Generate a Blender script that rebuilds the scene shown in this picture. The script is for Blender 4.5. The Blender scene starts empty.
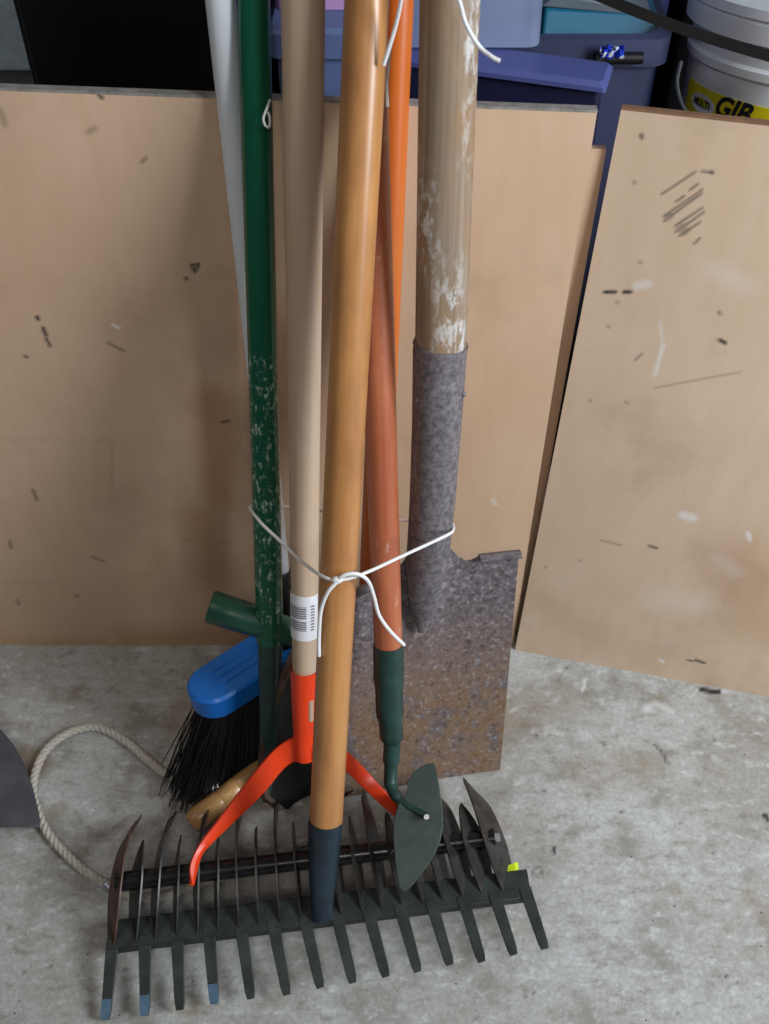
import bpy, bmesh, math, random
import numpy as np
from mathutils import Vector, Matrix

random.seed(7)
W, H, F = 769.0, 1024.0, 1100.0
PITCH = math.radians(48)
CAM = Vector((0, 0, 1.05))
sc = bpy.context.scene
col = sc.collection

# ------------------------------------------------------------------ camera
cd = bpy.data.cameras.new('camera'); cam = bpy.data.objects.new('camera', cd); col.objects.link(cam)
cam.location = CAM; cam.rotation_euler = (math.pi/2-PITCH, 0, 0)
cd.sensor_fit = 'VERTICAL'; cd.sensor_height = 36; cd.lens = F/H*36
cd.dof.use_dof = True; cd.dof.focus_distance = 0.93; cd.dof.aperture_fstop = 9
cd.clip_start = .01
sc.camera = cam

# ------------------------------------------------------------------ light
wd = bpy.data.worlds.new('world'); sc.world = wd; wd.use_nodes = True
bg = wd.node_tree.nodes['Background']; bg.inputs[0].default_value = (.72, .78, .92, 1); bg.inputs[1].default_value = .10
def area(name, loc, target, size, power, color, sy=None):
    l = bpy.data.lights.new(name, 'AREA'); l.energy = power; l.color = color; l.size = size
    if sy: l.shape = 'RECTANGLE'; l.size_y = sy
    o = bpy.data.objects.new(name, l); col.objects.link(o); o.location = loc
    o.rotation_euler = (Vector(target)-Vector(loc)).to_track_quat('-Z', 'Y').to_euler()
    return o
area('doorway_light', (1.38, -.12, 1.32), (.30, .66, .22), .6, 41, (.88, .94, 1.0), .9)
area('window_light', (-1.5, .2, 2.2), (-.3, .6, .2), .6, 4.5, (1.0, .90, .76))
area('ceiling_lamp', (.10, -.9, 2.2), (0, .75, .6), .35, 6.5, (1.0, .92, .82))
vs = sc.view_settings
vs.view_transform = 'Standard'; vs.look = 'None'; vs.gamma = 1; vs.exposure = 0; vs.use_curve_mapping = False

# ------------------------------------------------------------------ measuring helpers
CP, SP = math.cos(PITCH), math.sin(PITCH)
FW = Vector((0, CP, -SP)); UP = Vector((0, SP, CP)); RT = Vector((1, 0, 0))
def ray(px, py): return FW + RT*((px-W/2)/F) + UP*((H/2-py)/F)
def D(px, py, d): return CAM + ray(px, py)*d
def Zp(px, py, z):
    r = ray(px, py); return CAM + r*((z-CAM.z)/r.z)
def Yp(px, py, y):
    r = ray(px, py); return CAM + r*((y-CAM.y)/r.y)
LEAN = .085
def Bp(px, py, off=0.0):                       # on the leaning left board, off = further back
    r = ray(px, py); t = (.7375+off+LEAN*CAM.z)/(r.y-LEAN*r.z); return CAM + r*t
def lerp(a, b, t): return a+(b-a)*t

# ------------------------------------------------------------------ materials
def lin(c):
    c = c/255.0
    return c/12.92 if c <= .04045 else ((c+.055)/1.055)**2.4
def rgb(r, g, b): return (lin(r), lin(g), lin(b), 1)
class NT:
    def __init__(s, name, rough=.6, metal=0, spec=.5):
        s.m = bpy.data.materials.new(name); s.m.use_nodes = True; s.t = s.m.node_tree
        s.b = s.t.nodes['Principled BSDF']
        s.b.inputs['Roughness'].default_value = rough; s.b.inputs['Metallic'].default_value = metal
        s.b.inputs['Specular IOR Level'].default_value = spec
    def n(s, k, **kw):
        x = s.t.nodes.new(k)
        for a, v in kw.items(): setattr(x, a, v)
        return x
    def l(s, a, b): s.t.links.new(a, b)
    def coord(s, kind='Object', scale=(1, 1, 1)):
        c = s.n('ShaderNodeTexCoord'); mp = s.n('ShaderNodeMapping'); mp.inputs['Scale'].default_value = scale
        s.l(c.outputs[kind], mp.inputs['Vector']); return mp.outputs[0]
    def noise(s, vec, scale, detail=4, rough=.6):
        x = s.n('ShaderNodeTexNoise'); x.inputs['Scale'].default_value = scale
        x.inputs['Detail'].default_value = detail; x.inputs['Roughness'].default_value = rough
        s.l(vec, x.inputs['Vector']); return x.outputs['Fac']
    def rng(s, v, a, b, c=0., d=1.):
        x = s.n('ShaderNodeMapRange'); s.l(v, x.inputs[0])
        for i, q in enumerate((a, b, c, d)): x.inputs[i+1].default_value = q
        return x.outputs[0]
    def math(s, op, a, b):
        x = s.n('ShaderNodeMath', operation=op)
        for i, q in enumerate((a, b)):
            if isinstance(q, (int, float)): x.inputs[i].default_value = q
            else: s.l(q, x.inputs[i])
        return x.outputs[0]
    def mix(s, f, a, b):
        x = s.n('ShaderNodeMix', data_type='RGBA')
        if isinstance(f, (int, float)): x.inputs[0].default_value = f
        else: s.l(f, x.inputs[0])
        for i, q in ((6, a), (7, b)):
            if isinstance(q, tuple): x.inputs[i].default_value = q
            else: s.l(q, x.inputs[i])
        return x.outputs[2]
    def base(s, c):
        if isinstance(c, tuple): s.b.inputs['Base Color'].default_value = c
        else: s.l(c, s.b.inputs['Base Color'])
        return s
    def rough(s, v): s.l(v, s.b.inputs['Roughness']); return s
    def bump(s, v, st=.3, dist=.002):
        x = s.n('ShaderNodeBump'); x.inputs['Strength'].default_value = st; x.inputs['Distance'].default_value = dist
        s.l(v, x.inputs['Height']); s.l(x.outputs[0], s.b.inputs['Normal']); return s
    def attr(s, name):
        a = s.n('ShaderNodeAttribute', attribute_name=name); x = s.n('ShaderNodeSeparateColor'); s.l(a.outputs['Color'], x.inputs[0])
        return x.outputs
def plain(name, c, rough=.5, metal=0, var=.12, scale=60, bump=.05, coat=0):
    m = NT(name, rough, metal); v = m.coord(); f = m.noise(v, scale, 5)
    d = tuple(x*(1-var*2) for x in c[:3])+(1,)
    m.base(m.mix(m.rng(f, .35, .65), d, c)); m.bump(f, bump, .001)
    if coat: m.b.inputs['Coat Weight'].default_value = coat; m.b.inputs['Coat Roughness'].default_value = .2
    return m.m
def wood(name, c1, c2, c3, rough=.45, coat=0., grime=None, grime_lo=.6, grime_hi=.68, streak=(260, 5)):
    m = NT(name, rough)
    v = m.coord('UV', (streak[0], streak[1], 1)); f = m.noise(v, 1, 4)
    v2 = m.coord('UV', (25, 9, 1)); g = m.noise(v2, 1, 3)
    c = m.mix(m.rng(f, .3, .7), c1, c2); c = m.mix(m.rng(g, .42, .72), c, c3)
    if grime:
        h = m.noise(m.coord('UV', (150, 60, 1)), 1, 6, .7); k = m.noise(m.coord('UV', (22, 7, 1)), 1, 2)
        c = m.mix(m.math('MULTIPLY', m.rng(h, grime_lo-.08, grime_hi-.04), m.rng(k, .45, .6)), c, grime)
    sp = m.noise(m.coord('UV', (420, 200, 1)), 1, 2)
    c = m.mix(m.rng(sp, .72, .80, 0, .5), c, rgb(60, 45, 35))
    m.base(c); m.bump(f, .12, .0006)
    if coat: m.b.inputs['Coat Weight'].default_value = coat; m.b.inputs['Coat Roughness'].default_value = .25
    return m.m

M = {}
M['front_wood'] = wood('varnished_pine', rgb(196, 141, 84), rgb(180, 124, 68), rgb(160, 108, 64), .38, .35)
M['pale_wood'] = wood('pale_bare_wood', rgb(196, 172, 146), rgb(180, 155, 128), rgb(190, 170, 150), .62)
M['red_wood'] = wood('red_stained_wood', rgb(176, 100, 66), rgb(158, 84, 56), rgb(188, 112, 76), .38, .25, rgb(205, 170, 150), .66, .72)
M['orange_wood'] = wood('orange_lacquered_wood', rgb(206, 102, 26), rgb(190, 88, 20), rgb(198, 108, 38), .4, .3)
M['grey_wood'] = wood('weathered_wood', rgb(158, 140, 120), rgb(118, 102, 86), rgb(150, 116, 80), .7, 0, rgb(200, 198, 196), .56, .62)
M['handle_wood'] = wood('turned_wood', rgb(196, 154, 98), rgb(178, 134, 80), rgb(165, 125, 78), .35, .4)
def mk_green():
    m = NT('green_painted_steel', .22); c = rgb(8, 88, 62)
    h = m.noise(m.coord('UV', (170, 85, 1)), 1, 8, .8)
    uv = m.n('ShaderNodeTexCoord'); s = m.n('ShaderNodeSeparateXYZ'); m.l(uv.outputs['UV'], s.inputs[0])
    band = m.math('MULTIPLY', m.rng(s.outputs[1], .02, .035), m.rng(s.outputs[1], .287, .282))
    k = m.math('MULTIPLY', m.rng(h, .54, .60), band)
    col_ = m.mix(k, c, rgb(172, 192, 186))
    pk = m.noise(m.coord('UV', (55, 28, 1)), 1, 2)
    col_ = m.mix(m.math('MULTIPLY', m.rng(pk, .70, .72), band), col_, rgb(190, 70, 90))
    m.base(col_); m.rough(m.rng(k, 0, 1, .22, .7)); return m.m
M['green'] = mk_green()
M['green_plastic'] = plain('dark_green_plastic', rgb(34, 82, 64), .35, 0, .08, 40)
M['white_paint'] = plain('white_painted_metal', rgb(218, 224, 230), .3, 0, .05, 12)
M['dark_green'] = plain('dark_green_enamel', rgb(34, 66, 60), .42, 0, .2, 50)
M['hoe_blade'] = plain('green_black_steel', rgb(52, 66, 60), .45, .2, .15, 70, .1)
M['blue_black'] = plain('blue_black_enamel', rgb(38, 54, 66), .4, .1, .18, 60)
M['rake_steel'] = plain('grey_green_steel', rgb(52, 60, 56), .48, .35, .25, 45, .15)
M['tine_tip'] = plain('bare_blue_steel', rgb(98, 128, 152), .35, .6, .15, 90)
M['knife'] = plain('dull_steel', rgb(82, 80, 77), .4, .6, .3, 60, .15)
M['knife_brown'] = plain('brown_rusted_steel', rgb(98, 66, 54), .5, .3, .3, 60, .15)
M['black_pipe'] = plain('black_enamel', rgb(22, 22, 24), .25, 0, .2, 60)
M['bolt'] = plain('zinc', rgb(190, 190, 192), .35, .7, .1, 300)
M['orange_paint'] = plain('orange_painted_steel', rgb(236, 66, 22), .38, 0, .06, 25)
M['blue_plastic'] = plain('blue_plastic', rgb(30, 124, 224), .33, 0, .06, 20)
M['bristle'] = plain('black_bristle', rgb(20, 20, 23), .5, 0, .2, 100)
M['black_plastic'] = plain('black_plastic', rgb(16, 16, 18), .5, 0, .2, 100)
M['rope'] = plain('cream_rope', rgb(202, 196, 184), .85, 0, .15, 400, .3)
M['twine'] = plain('white_twine', rgb(236, 236, 236), .8, 0, .05, 600, .3)
M['foil'] = plain('silver_tape', rgb(200, 204, 215), .25, .8, .2, 350, .8)
M['label_white'] = None
M['tag'] = plain('lime_plastic', rgb(206, 228, 30), .5)
M['shovel_dark'] = plain('dark_grey_steel', rgb(46, 44, 42), .5, .5, .3, 40, .2)
M['shovel_edge'] = plain('brown_steel_edge', rgb(112, 88, 76), .5, .4, .25, 60, .15)
M['loose_blade'] = plain('grey_steel_plate', rgb(98, 98, 106), .45, .5, .15, 30, .1)
M['black_cabinet'] = plain('black_laminate', rgb(12, 13, 18), .4, 0, .2, 10)
M['tub_blue'] = plain('lavender_blue_plastic', rgb(80, 88, 146), .45, 0, .05, 10)
M['tub_shaded'] = plain('shaded_blue_plastic', rgb(26, 28, 62), .5, 0, .05, 10)  # shade under the lid, put into this dark blue body colour
M['tub_grey'] = plain('grey_blue_plastic', rgb(124, 136, 168), .5, 0, .04, 10)
M['tub_slate'] = plain('slate_plastic', rgb(62, 68, 98), .5, 0, .05, 10)
M['tub_mid'] = plain('mid_blue_plastic', rgb(88, 104, 146), .5, 0, .05, 10)
M['pink'] = plain('pink_plastic', rgb(178, 140, 186), .5, 0, .05, 10)
M['teal'] = plain('teal_plastic', rgb(18, 98, 128), .45, 0, .06, 14)
M['lid_grey'] = plain('grey_lid', rgb(100, 110, 118), .5, 0, .1, 14)
M['pail'] = plain('white_pail_plastic', rgb(222, 228, 232), .38, 0, .06, 18)
M['yellow'] = plain('yellow_print', rgb(226, 214, 20), .45, 0, .03, 18)
M['print'] = plain('black_print', rgb(24, 26, 28), .5)
M['wire'] = plain('grey_wire', rgb(120, 122, 124), .4, .6)
_w = NT('blue_foil_wrapper', .25, .2); _f = _w.noise(_w.coord(), 130, 3); _w.base(_w.mix(_w.rng(_f, .54, .57), rgb(30, 60, 190), rgb(225, 230, 238)))
M['wrapper'] = _w.m
M['pale_box'] = plain('pale_blue_card', rgb(170, 190, 205), .6)
M['grey_box'] = plain('grey_card', rgb(92, 90, 100), .7)
M['brown_edge'] = plain('brown_board_edge', rgb(140, 104, 76), .8, 0, .15, 120)
M['edge'] = plain('grey_board_edge', rgb(150, 146, 140), .8, 0, .2, 120)

def mk_board(name, c1, c2, c3):
    m = NT(name, .55)
    f = m.noise(m.coord('Object', (3, 3, 5)), 1, 4); g = m.noise(m.coord('Object', (60, 60, 12)), 1, 4)
    c = m.mix(m.rng(f, .35, .65), c1, c2); c = m.mix(m.rng(g, .35, .75, 0, .45), c, c3)
    big = m.noise(m.coord('Object', (7, 7, 7)), 1, 5, .7)
    c = m.mix(m.rng(big, .52, .75, 0, .35), c, rgb(142, 116, 92))
    at = m.attr('marks')
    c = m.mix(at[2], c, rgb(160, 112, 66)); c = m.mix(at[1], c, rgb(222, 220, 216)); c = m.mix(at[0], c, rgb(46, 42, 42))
    m.base(c); m.bump(g, .04, .001); return m.m
M['board_left'] = mk_board('tan_hardboard', rgb(210, 180, 152), rgb(202, 170, 140), rgb(192, 158, 126))
M['board_right'] = mk_board('sandy_hardboard', rgb(214, 190, 166), rgb(207, 181, 154), rgb(198, 168, 136))
def mk_floor():
    m = NT('stained_concrete', .6)
    v = m.coord('Object'); big = m.noise(v, 6, 5, .6); mid = m.noise(v, 17, 7, .62); fine = m.noise(v, 210, 4, .6)
    c = m.mix(m.rng(big, .36, .64), rgb(160, 158, 152), rgb(184, 187, 186))
    c = m.mix(m.rng(mid, .36, .50, .75, 0), c, rgb(134, 130, 122))
    w2 = m.noise(m.coord('Object', (1, 1.8, 1)), 48, 6, .7)
    c = m.mix(m.rng(w2, .54, .66, 0, .7), c, rgb(204, 208, 208))
    c = m.mix(m.rng(w2, .46, .36, 0, .65), c, rgb(132, 127, 118))
    c = m.mix(m.rng(fine, .40, .62, .28, 0), c, rgb(118, 114, 107))
    br = m.noise(m.coord('Object', (1, 1.2, 1)), 9, 4, .6)
    c = m.mix(m.rng(br, .60, .72, 0, .6), c, rgb(134, 116, 90))
    vo = m.n('ShaderNodeTexVoronoi'); vo.inputs['Scale'].default_value = 75; m.l(v, vo.inputs['Vector'])
    gate = m.noise(v, 40, 2)
    c = m.mix(m.math('MULTIPLY', m.rng(vo.outputs['Distance'], .09, .05), m.rng(gate, .50, .55)), c, rgb(66, 62, 58))
    at = m.attr('marks')
    c = m.mix(at[2], c, rgb(128, 110, 84)); c = m.mix(at[1], c, rgb(210, 214, 214)); c = m.mix(at[0], c, rgb(40, 38, 38))
    m.base(c); m.bump(m.math('ADD', mid, fine), .25, .003)
    m.rough(m.rng(big, .3, .7, .42, .65)); return m.m
M['floor'] = mk_floor()
def mk_spade():
    m = NT('rusty_spade_steel', .55, .12)
    v = m.coord('Object'); a = m.noise(v, 42, 8, .75); b = m.noise(v, 210, 6, .7); d = m.noise(v, 110, 6, .75)
    s = m.n('ShaderNodeSeparateXYZ'); m.l(v, s.inputs[0])
    low = m.rng(s.outputs[2], .22, .09)
    c = m.mix(m.rng(b, .38, .62), rgb(84, 76, 80), rgb(128, 120, 124))
    rust = m.mix(m.rng(d, .35, .65), rgb(112, 80, 52), rgb(148, 124, 104))
    k = m.math('MULTIPLY', m.rng(a, .38, .52), low)
    c = m.mix(k, c, rust)
    c = m.mix(m.rng(b, .57, .66, 0, .7), c, rgb(172, 168, 166))
    c = m.mix(m.rng(d, .54, .64, 0, .75), c, rgb(58, 46, 42))
    m.base(c); m.bump(b, .35, .001); m.rough(m.rng(a, .3, .7, .42, .7)); return m.m
M['spade'] = mk_spade()
def mk_socket():
    m = NT('worn_grey_steel', .5, .12)
    v = m.coord('Object'); a = m.noise(v, 200, 6, .7); b = m.noise(v, 30, 5, .7)
    c = m.mix(m.rng(a, .38, .62), rgb(86, 81, 86), rgb(130, 124, 128)); c = m.mix(m.rng(b, .58, .7, 0, .6), c, rgb(164, 160, 160))
    c = m.mix(m.rng(b, .40, .30, 0, .5), c, rgb(72, 64, 64))
    m.base(c); m.bump(a, .3, .0008); return m.m
M['socket'] = mk_socket()
def mk_label():
    m = NT('barcode_label', .5); at = m.attr('marks'); m.base(m.mix(at[0], rgb(228, 228, 232), rgb(40, 42, 50))); return m.m
M['label_white'] = mk_label()

# ------------------------------------------------------------------ object helpers
LOC = {}
def link(o, parent=None):
    col.objects.link(o)
    if parent:
        o.parent = parent; p = parent; off = Vector((0, 0, 0))
        o.matrix_parent_inverse = Matrix.Translation(-LOC.get(parent.name, off))
    return o
def thing(name, label, cat, loc, group=None):
    o = bpy.data.objects.new(name, None); o.empty_display_size = .03; col.objects.link(o); o.location = loc
    LOC[o.name] = Vector(loc); o['label'] = label; o['category'] = cat
    if group: o['group'] = group
    return o
def tag(o, label=None, cat=None, group=None, kind=None):
    for k, v in (('label', label), ('category', cat), ('group', group), ('kind', kind)):
        if v: o[k] = v
    return o
def obj(name, bm, mat, parent=None, smooth=True, bevel=0, sub=0, angle=35):
    me = bpy.data.meshes.new(name)
    bmesh.ops.recalc_face_normals(bm, faces=bm.faces[:]); bm.to_mesh(me); bm.free()
    me.materials.append(mat)
    if smooth:
        me.polygons.foreach_set('use_smooth', [True]*len(me.polygons)); me.set_sharp_from_angle(angle=math.radians(angle))
    o = bpy.data.objects.new(name, me); link(o, parent)
    if bevel:
        b = o.modifiers.new('bevel', 'BEVEL'); b.width = bevel; b.segments = 3; b.limit_method = 'ANGLE'
    if sub:
        b = o.modifiers.new('sub', 'SUBSURF'); b.levels = sub; b.render_levels = sub
    return o
def frames(pts):
    ts = []
    for i in range(len(pts)):
        a = pts[max(0, i-1)]; b = pts[min(len(pts)-1, i+1)]; ts.append((b-a).normalized())
    n = ts[0].orthogonal().normalized()
    if abs(ts[0].y) < .98:                       # put the seam on the far side
        n = (Vector((0, 1, 0)) - ts[0]*ts[0].y).normalized()
    out = []
    for i, t in enumerate(ts):
        if i: n = (n - t*n.dot(t)).normalized()
        out.append((t, n, t.cross(n)))
    return out
def tube(bm, pts, r, n=20, cap=True, squash=None, rnd=0):
    pts = [Vector(p) for p in pts]
    if not isinstance(r, (list, tuple)): r = [r]*len(pts)
    if rnd:                                        # rounded ends
        for end in (0, -1):
            pass
    uvl = bm.loops.layers.uv.verify(); fr = frames(pts); rings = []; v = 0; vs_ = []
    for i, p in enumerate(pts):
        if i: v += (p-pts[i-1]).length
        vs_.append(v); t, a, b = fr[i]
        sx, sy = squash[i] if squash else (1, 1)
        rings.append([bm.verts.new(p + (a*math.cos(k*2*math.pi/n)*sx + b*math.sin(k*2*math.pi/n)*sy)*r[i]) for k in range(n)])
    R = max(r)
    for i in range(len(pts)-1):
        for k in range(n):
            f = bm.faces.new((rings[i][k], rings[i][(k+1) % n], rings[i+1][(k+1) % n], rings[i+1][k]))
            for lp, (uu, vv) in zip(f.loops, ((k, vs_[i]), (k+1, vs_[i]), (k+1, vs_[i+1]), (k, vs_[i+1]))):
                lp[uvl].uv = (uu/n*2*math.pi*R, vv)
    if cap:
        bm.faces.new(rings[0][::-1]); bm.faces.new(rings[-1])
    return rings
def spline(pts, per=8):
    pts = [Vector(p) for p in pts]; q = [pts[0]*2-pts[1]]+pts+[pts[-1]*2-pts[-2]]; out = []
    for i in range(1, len(q)-2):
        p0, p1, p2, p3 = q[i-1:i+3]
        for k in range(per):
            t = k/per
            out.append(.5*((2*p1)+(p2-p0)*t+(2*p0-5*p1+4*p2-p3)*t*t+(3*p1-p0-3*p2+p3)*t**3))
    out.append(pts[-1]); return out
def sheet(bm, grid, th):
    n, m_ = len(grid), len(grid[0]); g = [[Vector(p) for p in row] for row in grid]
    nor = [[None]*m_ for _ in range(n)]
    for i in range(n):
        for j in range(m_):
            a = g[min(i+1, n-1)][j]-g[max(i-1, 0)][j]; b = g[i][min(j+1, m_-1)]-g[i][max(j-1, 0)]
            c = a.cross(b); nor[i][j] = c.normalized() if c.length > 1e-12 else Vector((0, 0, 1))
    A = [[bm.verts.new(g[i][j]+nor[i][j]*th/2) for j in range(m_)] for i in range(n)]
    B = [[bm.verts.new(g[i][j]-nor[i][j]*th/2) for j in range(m_)] for i in range(n)]
    for i in range(n-1):
        for j in range(m_-1):
            bm.faces.new((A[i][j], A[i+1][j], A[i+1][j+1], A[i][j+1])); bm.faces.new((B[i][j], B[i][j+1], B[i+1][j+1], B[i+1][j]))
    rim = [(i, 0) for i in range(n)]+[(n-1, j) for j in range(1, m_)]+[(i, m_-1) for i in range(n-2, -1, -1)]+[(0, j) for j in range(m_-2, 0, -1)]
    for k in range(len(rim)):
        a, b = rim[k], rim[(k+1) % len(rim)]
        bm.faces.new((A[a[0]][a[1]], B[a[0]][a[1]], B[b[0]][b[1]], A[b[0]][b[1]]))
def prism(bm, poly, off):
    poly = [Vector(p) for p in poly]; off = Vector(off)
    a = [bm.verts.new(p) for p in poly]; b = [bm.verts.new(p+off) for p in poly]; n = len(a)
    bm.faces.new(a[::-1]); bm.faces.new(b)
    for i in range(n): bm.faces.new((a[i], a[(i+1) % n], b[(i+1) % n], b[i]))
def box(bm, c, s, rz=0, M_=None):
    m = M_ or (Matrix.Translation(c) @ Matrix.Rotation(rz, 4, 'Z'))
    bmesh.ops.create_cube(bm, size=1, matrix=m @ Matrix.Diagonal((s[0], s[1], s[2], 1)))
def pole(px0, w0, d0, px1, w1, d1, ext=.25, n=28, bend=0, steps=14):
    """straight tapered pole, (x,y) centres and widths in pixels and distances; grows on past the top of the frame by ext metres.
       returned from the bottom up"""
    a = D(px0[0], px0[1], d0); b = D(px1[0], px1[1], d1); ra = w0*d0/F/2; rb = w1*d1/F/2
    u = (a-b).normalized(); pts = []; rr = []
    L = (a-b).length; tot = L+ext
    for i in range(steps+1):
        s = tot*i/steps; t = s/L
        p = b+u*s + Vector((1, 0, 0))*bend*math.sin(math.pi*min(1, t))
        pts.append(p); rr.append(lerp(rb, ra, min(1.1, t)))
    return pts, rr
def marks_attr(o, fn):
    me = o.data; n = len(me.vertices); co = np.empty(n*3, 'f'); me.vertices.foreach_get('co', co); co = co.reshape(-1, 3)
    c = np.zeros((n, 4), 'f'); c[:, 3] = 1; fn(co, c)
    at = me.color_attributes.new('marks', 'FLOAT_COLOR', 'POINT'); at.data.foreach_set('color', np.clip(c, 0, 1).ravel())
def stroke(co, c, ch, a, b, w, s=1.0, soft=.0012):
    a = np.array(a); b = np.array(b); ab = b-a; t = np.clip(((co-a)@ab)/max(1e-12, ab@ab), 0, 1)
    d = np.linalg.norm(co-(a+t[:, None]*ab), axis=1)
    c[:, ch] = np.maximum(c[:, ch], s*np.clip(1-(d-w/2)/soft, 0, 1))
def fine(a, b, lo, hi, step, coarse):
    out = list(np.arange(lo, hi, step)); x = lo
    while x > a: x = max(a, x-coarse); out.insert(0, x)
    x = out[-1]
    while x < b: x = min(b, x+coarse); out.append(x)
    return [float(v) for v in out]

# ================================================================== SETTING
bm = bmesh.new()
xs = fine(-2.5, 2.5, -.45, .50, .003, .3); ys = fine(-1.6, 1.9, .28, .78, .003, .3)
vv = [[bm.verts.new((x, y, 0)) for x in xs] for y in ys]
for j in range(len(ys)-1):
    for i in range(len(xs)-1): bm.faces.new((vv[j][i], vv[j][i+1], vv[j+1][i+1], vv[j+1][i]))
fl = obj('floor', bm, M['floor'], smooth=False); fl['kind'] = 'structure'
def floor_marks(co, c):
    def S(ch, x0, y0, x1, y1, w, s=1, soft=.0015): stroke(co, c, ch, Zp(x0, y0, 0), Zp(x1, y1, 0), w, s, soft)
    S(0, 702, 690, 718, 692, .005); S(0, 554, 849, 554, 852, .003); S(0, 765, 815, 768, 820, .004)
    for a in ((655, 745, 662, 752), (662, 752, 668, 764), (536, 735, 538, 737), (543, 790, 545, 792), (604, 744, 606, 746), (620, 812, 622, 812)): S(0, *a, .0015, .7)
    S(1, 645, 710, 655, 703, .003, .5, .004); S(1, 655, 703, 672, 712, .003, .5, .004); S(1, 585, 680, 583, 690, .002, .8)
    for k in range(10):
        a = k*.7; S(0, 537+5*math.cos(a), 872+4*math.sin(a), 537+5*math.cos(a+.7), 872+4*math.sin(a+.7), .001, .5)
    S(2, 20, 760, 38, 765, .018, .7, .012); S(2, 45, 815, 62, 808, .008, .45, .006)
    S(2, 180, 725, 190, 705, .02, .5, .012); S(2, 500, 720, 560, 700, .02, .35, .03); S(2, 590, 770, 640, 765, .02, .3, .03)
    rs = random.Random(3)
    for _ in range(46):
        x = rs.uniform(0, 769); y = rs.uniform(660, 1020); S(0, x, y, x+rs.uniform(-2, 2), y+rs.uniform(-1, 1), .001, rs.uniform(.3, .8))
    for _ in range(70):
        x = rs.uniform(480, 769); y = rs.uniform(665, 1010); S(1, x, y, x+rs.uniform(-7, 7), y+rs.uniform(-4, 4), .001, rs.uniform(.15, .5), .003)
marks_attr(fl, floor_marks)
bm = bmesh.new(); box(bm, (0, 1.75, 1.2), (5, .1, 2.4)); w_ = obj('wall_back', bm, plain('dark_garage_wall', rgb(52, 54, 62), .8), smooth=False); w_['kind'] = 'structure'

# ------------------------------------------------------------------ boards
def board(name, tl, tr, bl, br, th_dir, mat, label, fn, step=.0018, em=None):
    tl, tr, bl, br = map(Vector, (tl, tr, bl, br)); t = thing(name, label, 'board', (bl+br)/2)
    nx = int((tr-tl).length/step); ny = int((tl-bl).length/step)
    bm = bmesh.new(); g = []
    for j in range(ny+1):
        l = bl.lerp(tl, j/ny); r = br.lerp(tr, j/ny); g.append([bm.verts.new(l.lerp(r, i/nx)) for i in range(nx+1)])
    for j in range(ny):
        for i in range(nx): bm.faces.new((g[j][i], g[j][i+1], g[j+1][i+1], g[j+1][i]))
    o = Vector(th_dir); B = [bm.verts.new(p+o) for p in (bl, br, tr, tl)]
    bm.faces.new(B)
    bm.faces.new([g[0][i] for i in range(nx+1)]+[B[1], B[0]]); bm.faces.new([g[ny][i] for i in range(nx, -1, -1)]+[B[3], B[2]])
    bm.faces.new([g[j][nx] for j in range(ny+1)]+[B[2], B[1]]); bm.faces.new([g[j][0] for j in range(ny, -1, -1)]+[B[0], B[3]])
    f = obj('panel_face', bm, mat, t, smooth=False); marks_attr(f, fn)
    # the sawn, dusty top edge
    bm = bmesh.new(); n = 40; up = (tl-bl).normalized()
    pl = [tl.lerp(tr, i/n) for i in range(n+1)]
    sheet(bm, [[p+up*.0012, p+up*.0012+o] for p in pl], .002)
    obj('sawn_edge', bm, em or M['edge'], t, smooth=False)
    return t
def left_marks(co, c):
    def S(ch, x0, y0, x1, y1, w, s=1, soft=.0018): stroke(co, c, ch, Bp(x0, y0), Bp(x1, y1), w, s, soft)
    S(0, 191, 265, 199, 264, .0006); S(0, 199, 264, 195, 272, .0006); S(0, 195, 272, 191, 265, .0006)
    S(0, 37, 317, 38, 319, .002); S(0, 43, 328, 46, 335, .0015); S(0, 46, 338, 50, 346, .0008); S(0, 108, 343, 124, 351, .0006, .7)
    S(1, 113, 325, 119, 328, .0018, .9, .001); S(0, 222, 422, 229, 421, .001, .9); S(0, 33, 490, 37, 500, .001, .8)
    S(0, 99, 95, 102, 98, .0012); S(0, 17, 600, 19, 605, .001, .7); S(0, 92, 557, 104, 561, .0006, .7); S(0, 25, 356, 27, 357, .001)
    S(0, 112, 443, 112, 485, .0004, .25); S(0, 10, 541, 11, 548, .001, .7); S(0, 186, 278, 187, 279, .001); S(0, 76, 595, 78, 597, .001, .7)
    S(0, 0, 110, 5, 125, .002, .35, .003); S(0, 88, 132, 96, 128, .001, .35, .003); S(0, 142, 162, 146, 158, .001, .5)
    S(0, 505, 291, 512, 291, .001, .0)
    for a in ((0, 440, 140, 441), (0, 582, 60, 583), (100, 578, 150, 575), (170, 540, 240, 542)): S(0, *a, .0004, .12)
    S(2, 213, 400, 220, 500, .012, .5, .022); S(2, 205, 520, 215, 575, .012, .45, .03); S(2, 130, 640, 240, 636, .01, .45, .03)  # brown shade beside the poles painted in, plus staining along the foot
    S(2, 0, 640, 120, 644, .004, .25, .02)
    S(1, 493, 500, 496, 505, .002, .5)
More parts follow.
